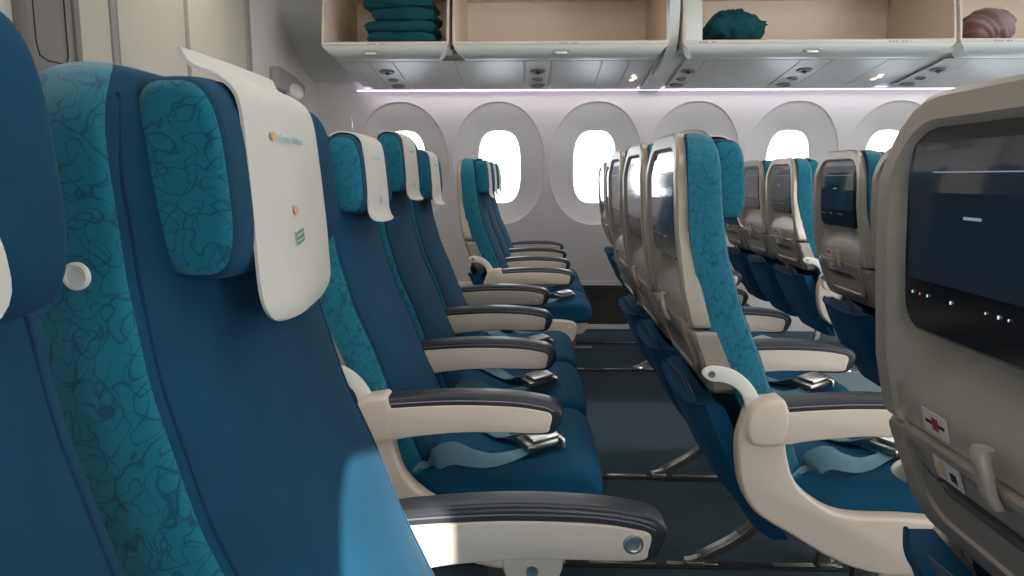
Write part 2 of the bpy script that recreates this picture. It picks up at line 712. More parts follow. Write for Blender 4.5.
def make_lower_shell():
    H = .222
    zlo, zhi = .645, .780
    L = [(rrect(H, zlo, zhi, .01, .04), lambda z: interp(REAR, z) + .012),
         (rrect(H, zlo, zhi, .01, .04), lambda z: shell_x(z) + .008),
         (rrect(H - .006, zlo + .005, zhi - .004, .01, .04), lambda z: shell_x(z) + .001),
         (rrect(H - .06, zlo + .03, zhi - .012, .01, .04), lambda z: shell_x(z) + .000)]
    return shell_rings(L, .7)


def make_tray():
    """stowed tray table panel with U shaped rim"""
    H = .165
    zlo, zhi = .668, .789
    L = [(rrect(H, zlo, zhi, .012, .05), lambda z: shell_x(z) + .010),
         (rrect(H, zlo, zhi, .012, .05), lambda z: shell_x(z) - .007),
         (rrect(H - .004, zlo + .004, zhi - .004, .012, .047), lambda z: shell_x(z) - .009),
         (rrect(H - .016, zlo + .016, zhi - .012, .012, .04), lambda z: shell_x(z) - .009),
         (rrect(H - .020, zlo + .020, zhi - .016, .012, .04), lambda z: shell_x(z) - .005),
         (rrect(H - .08, zlo + .06, zhi - .05, .012, .02), lambda z: shell_x(z) - .005)]
    return shell_rings(L, .7)


def make_monitor():
    L = []
    H = .161; z0, z1 = .908, 1.140
    L = [(rrect(H, z0, z1, .035, .03), lambda z: shell_x(z) + .03),
         (rrect(H, z0, z1, .035, .03), lambda z: shell_x(z) + .012),
         (rrect(H - .004, z0 + .004, z1 - .004, .034, .03), lambda z: shell_x(z) + .008),
         (rrect(H - .05, z0 + .05, z1 - .05, .02, .02), lambda z: shell_x(z) + .008)]
    return shell_rings(L, 1.0)


def flat_on(y0, y1, z0, z1, dx, th=.0008, xf=shell_x, bm=None, mi=0, n=4, rot=0):
    bm = bm or bmesh.new()
    rs = []
    for i in range(n + 1):
        z = z0 + (z1 - z0) * i / n
        x = xf(z) + dx
        rs.append([(x - th, y0, z), (x - th, y1, z), (x + th, y1, z), (x + th, y0, z)])
    return rings_bm(rs, bm, True, True, True, mi)


def make_latch():
    bm = bmesh.new()
    xx = lambda z: shell_x(z) - .012
    pts = [(xx(.826), .004, .826), (xx(.815) - .005, .004, .817), (xx(.80) - .006, 0, .802), (xx(.78) - .006, -.002, .782), (xx(.765) - .002, -.003, .768)]
    P = catmull(pts, 6)
    rs = []
    for i, p in enumerate(P):
        f = i / (len(P) - 1)
        w = .011 - .003 * f
        rs.append([(p.x + a, p.y + b - .030, p.z) for a, b in superell(.007, w, 3, 14)])
    rings_bm(rs, bm)
    return bm


POCK = [(.335, -.35), (.383, -.382), (.437, -.426), (.545, -.478), (.63, -.508)]


def make_pocket():
    """literature pocket: cloth panel below the tray, gaping a little at the top"""
    bm = bmesh.new()
    rings = []
    for i in range(17):
        t = i / 16
        z = .335 + (.625 - .335) * t
        xb = interp(BACK, z)
        bulge = xb - interp(POCK, z)
        w = .216 - .02 * (1 - t) ** 2
        out = []
        for k in range(13):
            v = -1 + 2 * k / 12
            x = xb - bulge * (1 - .55 * v ** 6) - .001
            sag = .018 * (1 - v * v) * t ** 6
            out.append((x, w * v, z - sag))
        back = [(xb + .012, w * v, z - .018 * (1 - v * v) * t ** 6) for v in (1, .5, 0, -.5, -1)]
        rings.append(out + back)
    rings_bm(rings, bm)
    return bm


def make_pocket_rim():
    bm = bmesh.new()
    z = .625
    pts = []
    for k in range(9):
        v = -1 + 2 * k / 8
        xb = interp(BACK, z)
        pts.append((xb - (xb - interp(POCK, z)) * (1 - .55 * v ** 6) - .001, .214 * v, z + .001 - .018 * (1 - v * v)))
    tube(bm, pts, .0035, 8)
    return bm


def make_card(n):
    bm = bmesh.new()
    y0, y1, zt, dx, tilt = ((-.15, -.02, .652, -.030, .008), (-.06, .12, .645, -.036, -.006))[n]
    rs = []
    for i in range(4):
        z = .56 + (zt - .56) * i / 3
        x = interp(BACK, z) + dx
        rs.append([(x - .001, y0, z - tilt), (x - .001, y1, z + tilt), (x + .001, y1, z + tilt), (x + .001, y0, z - tilt)])
    rings_bm(rs, bm)
    return bm


def make_seat_cushion():
    bm = bmesh.new()
    prof = [(-.31, .485), (-.20, .475), (-.08, .475), (.02, .485), (.062, .478), (.086, .455), (.090, .43), (.078, .402), (.04, .392), (-.10, .39), (-.25, .395), (-.31, .41)]
    P = sm(prof, 4)
    hw, r = .222, .016
    st = [(-hw + r * (1 - math.sin(R(a))), r * (1 - math.cos(R(a)))) for a in (90, 70, 50, 30, 15)]
    lv = st + [(-hw + r + (2 * hw - 2 * r) * i / 14, 0) for i in range(15)] + [(-y, d) for y, d in st[::-1]]
    rings = []
    for y, d in lv:
        v = y / hw
        crown = .008 * (1 - v * v)
        ring = []
        for x, z in P:
            zz = .435 + (z - .435) * (1 - d / .045) + (crown if z > .44 else 0)
            xx = -.11 + (x + .11) * (1 - .03 * abs(v) ** 5) * (1 - d / .2)
            ring.append((xx, y, zz))
        rings.append(ring)
    rings_bm(rings, bm)
    return bm


def make_pan():
    prof = sm([(-.30, .40), (-.05, .398), (.05, .396), (.066, .385), (.055, .35), (.02, .335), (-.08, .338), (-.20, .365), (-.30, .375)], 3)
    return prism(prof, -.205, .205, .006)


def make_armrest(side_button=0):
    """returns pieces for an armrest centred on y=0"""
    top = [(-.405, .612), (-.395, .634), (-.37, .648), (-.30, .657), (-.20, .663), (-.10, .660), (-.04, .652), (-.012, .643), (.002, .626), (-.002, .605), (-.018, .584), (-.06, .580), (-.12, .584), (-.2, .583), (-.29, .574), (-.34, .566), (-.39, .575)]
    pad = prism(sm(top, 4), -.027, .027, .010, seg=4)
    pan = [bmesh.new(), bmesh.new()]
    side = [(-.40, .606), (-.385, .626), (-.30, .636), (-.20, .641), (-.10, .639), (-.045, .632), (-.022, .624), (-.024, .602), (-.036, .587), (-.12, .587), (-.2, .586), (-.29, .577), (-.34, .569), (-.39, .578)]
    side = sm(side, 4)
    prism(side, -.0305, -.022, .003, pan[0], 0)
    prism(side, .022, .0305, .003, pan[1], 0)
    tr = [bmesh.new(), bmesh.new()]
    for s in (-1, 1):
        tube(tr[(s + 1) // 2], [(-.36, s * .0275, .639), (-.30, s * .0275, .6445), (-.20, s * .0275, .6495), (-.10, s * .0275, .6475), (-.04, s * .0270, .639), (-.016, s * .0268, .630)], .0014, 6)
    return pad, pan, tr


def side_shroud_bm(s=-1):
    out = [(-.405, .628), (-.42, .600), (-.426, .56), (-.417, .484), (-.385, .425), (-.309, .376), (-.227, .327), (-.146, .300), (-.07, .296), (-.02, .302), (.004, .33), (.012, .37), (.006, .398),
           (-.026, .410), (-.09, .416), (-.203, .420), (-.264, .445), (-.311, .490), (-.330, .545), (-.337, .60), (-.36, .632)]
    y = s * .245
    return prism(sm(out, 4), y - .021, y + .021, .008, seg=4)


def recline_link_bm(s=-1):
    y = s * .232
    mid = [(-.482, .712), (-.455, .712), (-.425, .702), (-.397, .678), (-.375, .640), (-.372, .61), (-.402, .61), (-.410, .645), (-.426, .668), (-.450, .680), (-.478, .684), (-.494, .698)]
    bm = prism(sm(mid, 4), y - .006, y + .006, .003)
    button_bm((-.475, y + s * .006, .698), (0, s, 0), .007, .003, 16, bm, 1)
    return bm


def belt_bm():
    bm = bmesh.new()
    # near half: broad flap at the hip, then folded narrow towards the buckle
    ribbon(bm, [(-.285, -.212, .470), (-.262, -.205, .500), (-.225, -.195, .514), (-.185, -.185, .500), (-.14, -.165, .488), (-.09, -.135, .491), (-.055, -.11, .499)],
           [.052, .052, .050, .042, .032, .027, .034], [(.75, .25, .6), (.7, .35, .6), (.5, .6, .5), (.3, .8, .5), (.2, .8, .45), (.3, .8, .2), (.4, .9, .1)], .0014)
    return bm


def belt_far_bm():
    bm = bmesh.new()
    ribbon(bm, [(-.285, .20, .50), (-.25, .17, .508), (-.19, .08, .494), (-.13, -.02, .491), (-.075, -.08, .496)],
           [.046, .046, .044, .042, .040], [(-.3, 1, .4), (-.4, 1, .3), (-.8, .6, 0), (-.8, .6, 0), (-.7, .7, 0)], .0013)
    return bm


def buckle_bm():
    bm = bmesh.new()
    K = 1.22
    rot = Matrix.Rotation(R(25), 3, 'Z') @ Matrix.Rotation(R(-8), 3, 'Y')
    box(bm, (-.025, -.03, .508), (.062, .058, .014), .004, 0, rot)
    box(bm, (-.020, -.029, .520), (.052, .050, .008), .0035, 1, rot)
    box(bm, (.012, -.018, .507), (.008, .05, .02), .003, 1, rot)
    bmesh.ops.scale(bm, vec=(K, K, K), verts=bm.verts, space=Matrix.Translation((.02, .03, -.498)))
    bmesh.ops.translate(bm, vec=(-.022, -.075, .0), verts=bm.verts)
    return bm


def leg_bm(y, rear=True):
    bm = bmesh.new()
    if rear:
        prof = [(-.40, .0), (-.37, .0), (-.34, .022), (-.26, .065), (-.19, .125), (-.15, .20), (-.135, .345), (-.165, .345), (-.18, .21), (-.218, .14), (-.275, .085), (-.36, .036), (-.40, .022)]
    else:
        prof = [(-.06, .33), (-.02, .33), (-.005, .20), (.0, .03), (.03, .012), (.03, .0), (-.05, .0), (-.035, .03), (-.04, .20)]
    prism(sm(prof, 3), y - .010, y + .010, .003, bm, 0)
    if rear:
        prism(sm([(-.35, .030), (-.26, .080), (-.205, .135), (-.172, .2), (-.182, .2), (-.213, .145), (-.268, .092), (-.355, .040)], 3), y - .019, y + .019, .002, bm, 0)
        for x, z in ((-.36, .03), (-.25, .10)):
            cyl(bm, (x, y - .022, z), (x, y + .022, z), .006, n=10)
    box(bm, (-.375 if rear else -.01, y, .012), (.05, .036, .02), .003)
    return bm


def post_bm():
    bm = bmesh.new()
    prism([(-.155, .02), (-.115, .02), (-.110, .30), (-.150, .30)], -.19, -.165, .002, bm)
    for z in (.10, .18, .26):
        cyl(bm, (-.134, -.194, z), (-.134, -.19, z), .006, n=12)
    return bm


def text_mesh(s, size):
    cu = bpy.data.curves.new('t', 'FONT')
    cu.body = s; cu.size = size; cu.extrude = .0002; cu.resolution_u = 2
    cu.align_x = 'LEFT'
    o = bpy.data.objects.new('t', cu)
    COL.objects.link(o)
    dg = bpy.context.evaluated_depsgraph_get()
    me = bpy.data.meshes.new_from_object(o.evaluated_get(dg))
    bpy.data.objects.remove(o)
    return me


def print_bm():
    """marks on the front of the headrest cover, local to the seat"""
    bm = bmesh.new()
    # text runs along y seen from the front (+x side): left-to-right is +y for a viewer facing -x
    me = text_mesh('Vietnam Airlines', .0105)
    tmp = bmesh.new(); tmp.from_mesh(me); bpy.data.meshes.remove(me)
    mat = Matrix(((0, 0, 1, 0), (1, 0, 0, 0), (0, 1, 0, 0), (0, 0, 0, 1)))
    bmesh.ops.transform(tmp, matrix=mat, verts=tmp.verts)
    off = lambda z: interp([(.94, -.400), (.965, -.398), (.99, -.400), (1.02, -.402), (1.05, -.4045), (1.10, -.4085), (1.135, -.412), (1.17, -.42)], z) + .0035
    for v in tmp.verts:
        v.co.y += -.030; v.co.z += 1.112
        v.co.x = off(v.co.z) + v.co.x
    me = bpy.data.meshes.new('t'); tmp.to_mesh(me); tmp.free(); bm.from_mesh(me); bpy.data.meshes.remove(me)
    for f in bm.faces:
        f.material_index = 1

    return bm


def cover_x(z):
    return interp([(.94, -.400), (.965, -.398), (.99, -.400), (1.02, -.402), (1.05, -.4045), (1.10, -.4085), (1.135, -.412), (1.17, -.42)], z) + .0035


def lotus_bm(cy, cz, s):
    """small lotus emblem of five petals joined at the foot"""
    bm = bmesh.new()
    foot = bm.verts.new((cover_x(cz), cy, cz - s * .5))
    for a in (-60, -30, 0, 30, 60):
        aa = R(a)
        d = (math.sin(aa), math.cos(aa)); n = (d[1], -d[0])
        pts = [(cy + d[0] * s * .6 + n[0] * s * .22, cz - s * .5 + d[1] * s * .7 + n[1] * s * .22), (cy + d[0] * s * 1.1, cz - s * .5 + d[1] * s * 1.3),
               (cy + d[0] * s * .6 - n[0] * s * .22, cz - s * .5 + d[1] * s * .7 - n[1] * s * .22)]
        bm.faces.new([foot] + [bm.verts.new((cover_x(z), y, z)) for y, z in pts])
    return bm


def green_mark_bm():
    """little green rectangular emblem with slanted ends and a light middle line"""
    bm = bmesh.new()
    z0 = 1.022; w = .024; y0 = -.014
    fr = [(y0, z0 - .008), (y0 + w, z0 - .004), (y0 + w, z0 + .008), (y0, z0 + .004)]
    c = (y0 + w / 2, z0)
    inn = [(c[0] + (y - c[0]) * .8, c[1] + (z - c[1]) * .65) for y, z in fr]
    vo = [bm.verts.new((cover_x(z), y, z)) for y, z in fr]
    vi = [bm.verts.new((cover_x(z), y, z)) for y, z in inn]
    for k in range(4):
        bm.faces.new((vo[k], vo[(k + 1) % 4], vi[(k + 1) % 4], vi[k]))
    # middle bar
    a = [bm.verts.new((cover_x(z), y, z)) for y, z in ((inn[0][0], z0 - .003), (inn[1][0], z0 - .0005), (inn[1][0], z0 + .002), (inn[0][0], z0))]
    bm.faces.new(a)
    return bm


ICONS = ((.128, .0026), (.112, .0026), (.096, .0024), (.05, .003), (-.01, .002), (-.03, .003), (-.045, .002))


def icon_bm(k):
    bm = bmesh.new()
    z = .952
    y, s = ICONS[k]
    s *= .62
    x = shell_x(z) + .0068
    bm.faces.new([bm.verts.new((x, y + s * a, z + s * b)) for a, b in ((-1, 0), (-.5, 1), (.5, 1), (1, 0), (.5, -1), (-.5, -1))])
    return bm


seat_meshes = {}


def cached(key, name, build, mats, parent, angle=35, label=None, loc=None):
    """one mesh per kind of part, shared by every seat"""
    if key not in seat_meshes:
        o = obj(name, build(), mats, parent, label, angle)
        seat_meshes[key] = o
    else:
        src = seat_meshes[key]
        o = src.copy()
        COL.objects.link(o)
        o.parent = parent
        if label:
            o['label'] = label
        elif 'label' in o:
            del o['label']
    if loc is not None:
        o.location = loc
    return o


def build_seat(x, y, label, group, near_shroud=False, far_arm=False, far_shroud=False, leg_ys=(), hook=False, curl=True,
               belt=True, post=False, near_button=False, near_arm=True, arm_dz=0.0, hr=0.0, hrx=0.0):
    t = thing('airplane_seat', label, 'airplane seat', (x, y, 0), group)
    b = cached('backrest', 'backrest', make_backrest, [M['navy'], M['teal']], t, 50)
    cached('seam1', 'piping', lambda: make_seams(-1), M['piping'], b)
    cached('seam2', 'piping', lambda: make_seams(1), M['piping'], b)
    cached('headrest', 'headrest', make_headrest, [M['navy'], M['teal']], t, 60, loc=(-.1 * hr + hrx, 0, hr))
    cv = cached('cover%d' % curl, 'headrest_cover', lambda: make_cover(curl), M['cover'], t, 60, loc=(-.1 * hr + hrx, 0, hr))
    cached('print', 'printed_lettering', print_bm, [M['orange'], M['tealp'], M['greenp']], cv)
    cached('lotus1', 'printed_emblem', lambda: lotus_bm(-.042, 1.1165, .008), M['orange'], cv)
    if curl != 2:
        cached('lotus2', 'printed_emblem', lambda: lotus_bm(-.004, 1.048, .009), M['orange'], cv)
    if curl != 2:
        cached('green', 'printed_badge', green_mark_bm, M['greenp'], cv)
    sh = cached('shell', 'back_shell', make_shell, M['shell'], t, 28)
    cached('lower_shell', 'lower_back_panel', make_lower_shell, M['shell2'], t, 28)
    mo = cached('monitor', 'monitor', make_monitor, M['bezel'], t, 30)
    cached('screen', 'screen', lambda: flat_on(-.136, .136, .968, 1.116, .0075), M['screen'], mo)
    cached('dialog', 'screen_dialog', lambda: flat_on(-.12, .09, .985, 1.085, .0068, .0002), M['screenpanel'], mo)

    def lines():
        bm = flat_on(-.12, .09, 1.084, 1.0852, .0064, .0002)
        flat_on(.0, .03, 1.038, 1.041, .0064, .0002, bm=bm)
        return bm
    cached('line', 'dialog_line', lines, M['screenline'], mo)
    for k in range(len(ICONS)):
        cached('icon%d' % k, 'screen_icon', lambda: icon_bm(k), M['iconr'] if k == 1 else M['icon'], mo)
    tr = cached('tray', 'tray_table', make_tray, M['shell2'], t, 28)
    cached('latch', 'latch', make_latch, M['shell'], tr, 40)

    def pl():
        bm = bmesh.new()
        flat_on(.062, .112, .797, .823, -.0006, .0008, bm=bm, mi=0)
        flat_on(.068, .106, .808, .812, -.0016, .0003, bm=bm, mi=1)
        flat_on(.080, .092, .803, .817, -.0018, .0003, bm=bm, mi=2)
        return bm

    def pl2():
        bm = bmesh.new()
        flat_on(.040, .092, .750, .779, -.0062, .0008, bm=bm, mi=0)
        flat_on(.070, .082, .756, .772, -.0072, .0003, bm=bm, mi=3)
        flat_on(.048, .060, .756, .766, -.0072, .0003, bm=bm, mi=1)
        return bm
    cached('placard', 'placard', pl, [M['cardp'], M['ink'], M['red'], M['orange']], sh)
    cached('placard2', 'placard', pl2, [M['cardp'], M['ink'], M['red'], M['orange']], tr)
    pk = cached('pocket', 'literature_pocket', make_pocket, M['pocket'], t, 50)
    cached('rim', 'pocket_rim', make_pocket_rim, M['piping'], pk)
    cached('card0', 'safety_card', lambda: make_card(0), M['cardclear'], pk)
    cached('card1', 'magazine', lambda: make_card(1), M['cardclear'], pk)
    cached('cushion', 'seat_cushion', make_seat_cushion, M['cushion'], t, 60)
    cached('pan', 'seat_pan', make_pan, M['beige'], t)

    def arm(yy, button, bracket=False):
        if 'arm' not in seat_meshes:
            seat_meshes['armbm'] = make_armrest()
            pad, pan, trm = seat_meshes['armbm']
            a = obj('armrest', pad, M['armcap'], t, 'dark grey padded armrest')
            a['label'] = 'dark grey padded armrest'
            seat_meshes['arm'] = a
            seat_meshes['armkids'] = [obj('armrest_side_panel', pp, M['beige'], a) for pp in pan] + [obj('trim_line', qq, M['trim'], a) for qq in trm]
        else:
            a = seat_meshes['arm'].copy(); COL.objects.link(a); a.parent = t
            for kk in seat_meshes['armkids']:
                c = kk.copy(); COL.objects.link(c); c.parent = a
        a.location = (.009 if arm_dz else 0, yy, arm_dz)
        if button:
            cached('btn', 'recline_button', lambda: button_bm((-.045, -.0305, .612), (0, -1, 0), .0135, .004), M['chrome'], a)
        if bracket:
            def br():
                bm = prism(sm([(-.220, .60), (-.140, .60), (-.137, .57), (-.145, .545), (-.165, .532), (-.195, .532), (-.215, .545), (-.222, .57)], 4), -.006, .006, .003)
                button_bm((-.180, -.006, .557), (0, -1, 0), .009, .003, 18, bm, 1)
                return bm
            cached('bracket', 'hinge_bracket', br, [M['beige'], M['chrome']], a)
        return a
    if near_arm:
        arm(-.245, near_button)
    if far_arm:
        arm(.245, True, bracket=far_arm == 2)
    if near_shroud:
        cached('shroud_n', 'side_shroud', lambda: side_shroud_bm(-1), M['beige'], t, 40)
        cached('joint_n', 'arm_joint', lambda: prism(sm([(-.414, .600), (-.408, .630), (-.388, .650), (-.36, .656), (-.342, .655), (-.330, .62), (-.338, .575), (-.36, .563), (-.402, .568)], 4), -.245 - .0315, -.245 + .0300, .009), M['beige'], t)

        belt_row_zero = x < .5

        def shb():
            bm = prism(sm([(-.13, .31), (-.01, .31), (-.005, .285), (-.02, .262), (-.10, .262), (-.125, .28)], 3), -.262, -.250, .003)
            button_bm((-.055, -.262, .284), (0, -1, 0), .010, .003, 16, bm, 1)
            return bm
        if not belt_row_zero:
            cached('shb_n', 'shroud_bracket', shb, [M['beige'], M['alu']], t)
        cached('link_n', 'recline_link', lambda: recline_link_bm(-1), [M['white'], M['alu']], t)
    if far_shroud:
        cached('shroud_f', 'side_shroud', lambda: side_shroud_bm(1), M['beige'], t, 40)
        cached('link_f', 'recline_link', lambda: recline_link_bm(1), [M['white'], M['alu']], t)
    for ly in leg_ys:
        cached('legr', 'leg', lambda: leg_bm(0, True), M['alu'], t, loc=(0, ly, 0))
        cached('legf', 'leg', lambda: leg_bm(0, False), M['alu'], t, loc=(0, ly, 0))
    if post:
        cached('post', 'support_post', post_bm, M['alu'], t)
    if belt:
        be = cached('belt', 'seat_belt', belt_bm, M['belt'], t, 60)
        cached('belt2', 'seat_belt', belt_far_bm, M['belt'], t, 60)
        cached('buckle', 'buckle', buckle_bm, [M['alu'], M['chrome']], be)
    if hook:
        cached('hook', 'coat_button', lambda: button_bm((-.485, -.224, 1.012), (0, -1, 0), .0098, .004), M['white'], t)
    return t


CY = (1.665, 2.155, 2.645)
FY = (3.695, 4.185, 4.675)
TC = (.053, .820, 1.586)
TF = (.180, .948, 1.725, 2.50)
G_near = 'seats of the block nearest the camera'
G_c = 'seats of the middle block'
G_f = 'seats of the far block by the windows'

build_seat(.155, .225, 'nearest seat, cut off by the left edge, showing a slice of white cover', G_near, curl=2, hr=.010, hrx=.007)
build_seat(.168, .725, 'large blue seat in the left foreground with printed off-white cover and sunlit patch', G_near, hook=True, curl=False, far_arm=2, arm_dz=-.018)
build_seat(.963, .717, 'large seat cut off by the right edge, seen from behind, big dark screen and placards', G_near, far_arm=1, far_shroud=True, curl=False)

nm = ['first seat from the near aisle', 'middle seat of three', 'far-end seat of three']
lab_c0 = ['centre seat right behind the large foreground seat, strap and buckle lying on its cushion',
          'middle seat of the left centre row, its white headrest cover overlapping a window',
          'farthest seat of the left centre row, its far armrest carrying a round button']
lab_c1 = ['seat with patterned teal side and large pale C-shaped side shroud, right of the aisle gap',
          'seat seen from behind just left of the teal-sided seat with the C-shaped shroud',
          'leftmost and farthest of the three centre seats seen from behind beside the aisle gap']
lab_c2 = ['', 'seat whose pale shell rim peeks out left of the big right-hand screen seat',
          'seat seen from behind, dark screen and round button on its side, left of big screen']
for r, labs in enumerate((lab_c0, lab_c1, lab_c2)):
    for i, yy in enumerate(CY):
        if labs[i]:
            build_seat(TC[r], yy, labs[i], G_c, near_shroud=i == 0, far_arm=1 if i == 2 else 0, far_shroud=i == 2,
                       leg_ys=((.30,) if i == 0 else (.43,) if i == 1 else ()), hook=(r == 2 and i == 2), post=i == 0, hr=(.006, .036, .004)[i] if r == 0 else -.004)
lab_f = [['nearest of the three small blue seats by the far wall, with white link arm',
          'middle of the three small blue seats by the far wall, left of the bright window',
          'farthest of the three small blue seats, overlapping the bright oval window'],
         ['aisle seat of the far row ahead, almost hidden behind the centre seat backs',
          'middle seat of the far row ahead, slim beige edge against the bright window',
          'window seat of the far row ahead, leftmost slim beige edge at the bright window'],
         ['far seat seen from behind with grey screen, white link arm and blue pocket',
          'far seat seen from behind with a bright white reflecting screen',
          'far seat seen from behind, half hidden just right of the teal headrest']]
for r in range(3):
    for i, yy in enumerate(FY):
        build_seat(TF[r], yy, lab_f[r][i], G_f, near_shroud=i == 0, far_arm=1 if i == 2 else 0,
                   leg_ys=((.41,) if i == 0 else ()))

# ------------------------------------------------------------ floor, tracks
bm = bmesh.new()
box(bm, (2.2, 2.2, -.02), (7.6, 6.2, .04))
struct(obj('floor', bm, M['carpet']))


def track(y, i):
    bm = bmesh.new()
    box(bm, (2.2, y, .004), (7.3, .036, .008), .002, 0)
    random.seed(i)
    x = -1.4
    while x < 4:
        l = random.uniform(.08, .22)
        box(bm, (x + l / 2, y, .009), (l, .016, .006), .002, 1)
        x += l + random.uniform(.03, .2)
    return struct(obj('trim_%d' % i, bm, [M['dark'], M['alu']]))


for i, y in enumerate((1.965, 2.585, 4.10, 4.78)):
    track(y, i + 1)


# ------------------------------------------------------------ far side wall with windows
WALL = [(0, 5.24), (.35, 5.23), (.8, 5.20), (1.15, 5.15), (1.4, 5.09), (1.66, 5.00), (2.2, 4.72)]


def wy(z):
    return interp(WALL, z)


PW = .655
WX = [-.91 + PW * i for i in range(7)]
NR = 48
A_, B_, ZC = .312, .41, 1.16
Z0, Z1 = ZC - .43, ZC + .45


def side_wall(name, sgn, xs, ysurf, xa0=None, blank=()):
    """wall panels with one oval opening per window cell"""
    bm = bmesh.new()
    x0 = xs[0] - PW / 2; x1 = xs[-1] + PW / 2

    def strip(xa, xb, za, zb, n=6):
        rs = [[(xa, ysurf(za + (zb - za) * i / n), za + (zb - za) * i / n), (xb, ysurf(za + (zb - za) * i / n), za + (zb - za) * i / n)] for i in range(n + 1)]
        rings_bm(rs, bm, False, False, False)
    strip(x0, x1, 0, Z0); strip(x0, x1, Z1, 2.25)
    if xa0 is not None:
        strip(xa0, x0, 0, 2.25, 18)
    for cx in blank:
        strip(cx - PW / 2, cx + PW / 2, Z0, Z1, 8)
    xs = [c for c in xs if c not in blank]
    for cx in xs:
        inner = superell(A_, B_, 2.15, NR, cx, ZC)
        outer = []
        for k in range(NR):
            a = 2 * math.pi * k / NR
            c, s = math.cos(a), math.sin(a)
            hx = PW / 2; hz = (Z1 - ZC) if s > 0 else (ZC - Z0)
            ix, iz = inner[k][0] - cx, inner[k][1] - ZC
            f = min(hx / abs(ix) if abs(ix) > 1e-6 else 1e9, hz / abs(iz) if abs(iz) > 1e-6 else 1e9)
            outer.append((cx + ix * f, ZC + iz * f))
        vi = [bm.verts.new((x, ysurf(z), z)) for x, z in inner]
        vo = [bm.verts.new((x, ysurf(z), z)) for x, z in outer]
        for k in range(NR):
            j = (k + 1) % NR
            # insert corner when needed
            a, b = outer[k], outer[j]
            if abs(a[0] - b[0]) > 1e-5 and abs(a[1] - b[1]) > 1e-5:
                cxn = cx + math.copysign(PW / 2, a[0] + b[0] - 2 * cx)
                czn = Z1 if a[1] + b[1] > 2 * ZC else Z0
                vc = bm.verts.new((cxn, ysurf(czn), czn))
                bm.faces.new((vi[k], vo[k], vc, vo[j], vi[j]))
            else:
                bm.faces.new((vi[k], vo[k], vo[j], vi[j]))
    bmesh.ops.remove_doubles(bm, verts=bm.verts, dist=.0005)
    return struct(obj(name, bm, M['wall'], angle=40))


def window(cx, idx, ysurf, sgn, pane=True):
    """oval recess, frame and pane; sgn=+1 far wall (outwards is +y)"""
    bm = bmesh.new()
    rs = []
    steps = [(0, 0), (.02, .010), (.10, .016), (.3, .026), (.55, .042), (.8, .058), (1, .066)]
    for t, d in steps:
        a = A_ + (.150 - A_) * t; b = B_ + (.252 - B_) * t; e = 2.15 + .9 * t
        zc = ZC - .015 * t
        rs.append([(x, ysurf(z) + sgn * d, z) for x, z in superell(a, b, e, NR, cx, zc)])
    rings_bm(rs, bm, False, False, True)
    w = obj('window_%d' % idx, bm, M['wall'], angle=40)
    struct(w)
    bm = bmesh.new()
    rs = []
    for a, b, d in ((.150, .252, .066), (.145, .247, .070), (.143, .245, .085), (.143, .245, .12)):
        rs.append([(x, ysurf(z) + sgn * d, z) for x, z in superell(a, b, 3.05, NR, cx, ZC - .015)])
    rings_bm(rs, bm, False, False, True)
    obj('window_frame', bm, M['white'], w, angle=50)
    bm = bmesh.new()
    vs = [bm.verts.new((x, ysurf(z) + sgn * .10, z)) for x, z in superell(.146, .248, 3.05, NR, cx, ZC - .015)]
    bm.faces.new(vs)
    obj('window_pane', bm, M['pane'] if pane else M['wall'], w)
    return w


side_wall('wall_far', 1, WX, wy, -1.6)
for i, cx in enumerate(WX):
    window(cx, i + 1, wy, 1, i != 3)

# near side wall behind the camera, with its own row of windows that let the sun in
nwy = lambda z: -.79 - (wy(z) - 5.15)
NX = [-1.085 + PW * i for i in range(7)]
NB = (NX[4], NX[5], NX[6])  # unseen cells closed up to keep stray sun off the shroud and floor
side_wall('wall_near', -1, NX, nwy, -1.6, NB)
for i, cx in enumerate([c for c in NX if c not in NB]):
    window(cx, 20 + i, nwy, -1)

bm = bmesh.new()
for i in range(6):
    box(bm, (WX[i] + PW / 2, wy(1.8) - .0, 1.7), (.002, .002, .01))
bm.free()

# small round shade button below one window
bm = button_bm((.66, wy(.86) - .001, .865), (0, -1, 0), .013, .006)
tag(obj('dimmer_button', bm, M['alu']), 'small round grey window dimmer button on the wall below the window near centre', 'button')
# vertical joints between wall panels
for i, x in enumerate((-.245 - PW * .5 - PW, 1.05 + PW * .0 - .27)):
    pass

# baseboard and air return grille
bm = bmesh.new()
box(bm, (-.60, 5.222, .17), (1.7, .02, .34), .004)
box(bm, (2.4, 5.222, .17), (3.45, .02, .34), .004)
struct(obj('baseboard_far', bm, M['wall']))
g = thing('air_return_grille', 'black slatted air return grille low on the far wall between the seat rows', 'vent', (.45, 5.215, 0))
bm = bmesh.new()
fr = rrect(.245, .02, .355, .03, .03, 5)
fi = rrect(.205, .045, .325, .02, .02, 5)
rings_bm([[(y, 0, z) for y, z in fr], [(y, -.02, z) for y, z in fr], [(y, -.02, z) for y, z in fi], [(y, 0, z) for y, z in fi]], bm, False, False)
obj('grille_frame', bm, M['wall'], g)
bm = bmesh.new()
box(bm, (0, -.002, .185), (.41, .004, .28), 0, 0)
for k in range(19):
    box(bm, (0, -.009, .055 + .0148 * k), (.41, .008, .005), .001, 1)
for k in range(20):
    box(bm, (-.195 + .0205 * k, -.010, .185), (.003, .005, .28), 0, 1)
obj('grille_slats', bm, [M['dark'], M['grille']], g)

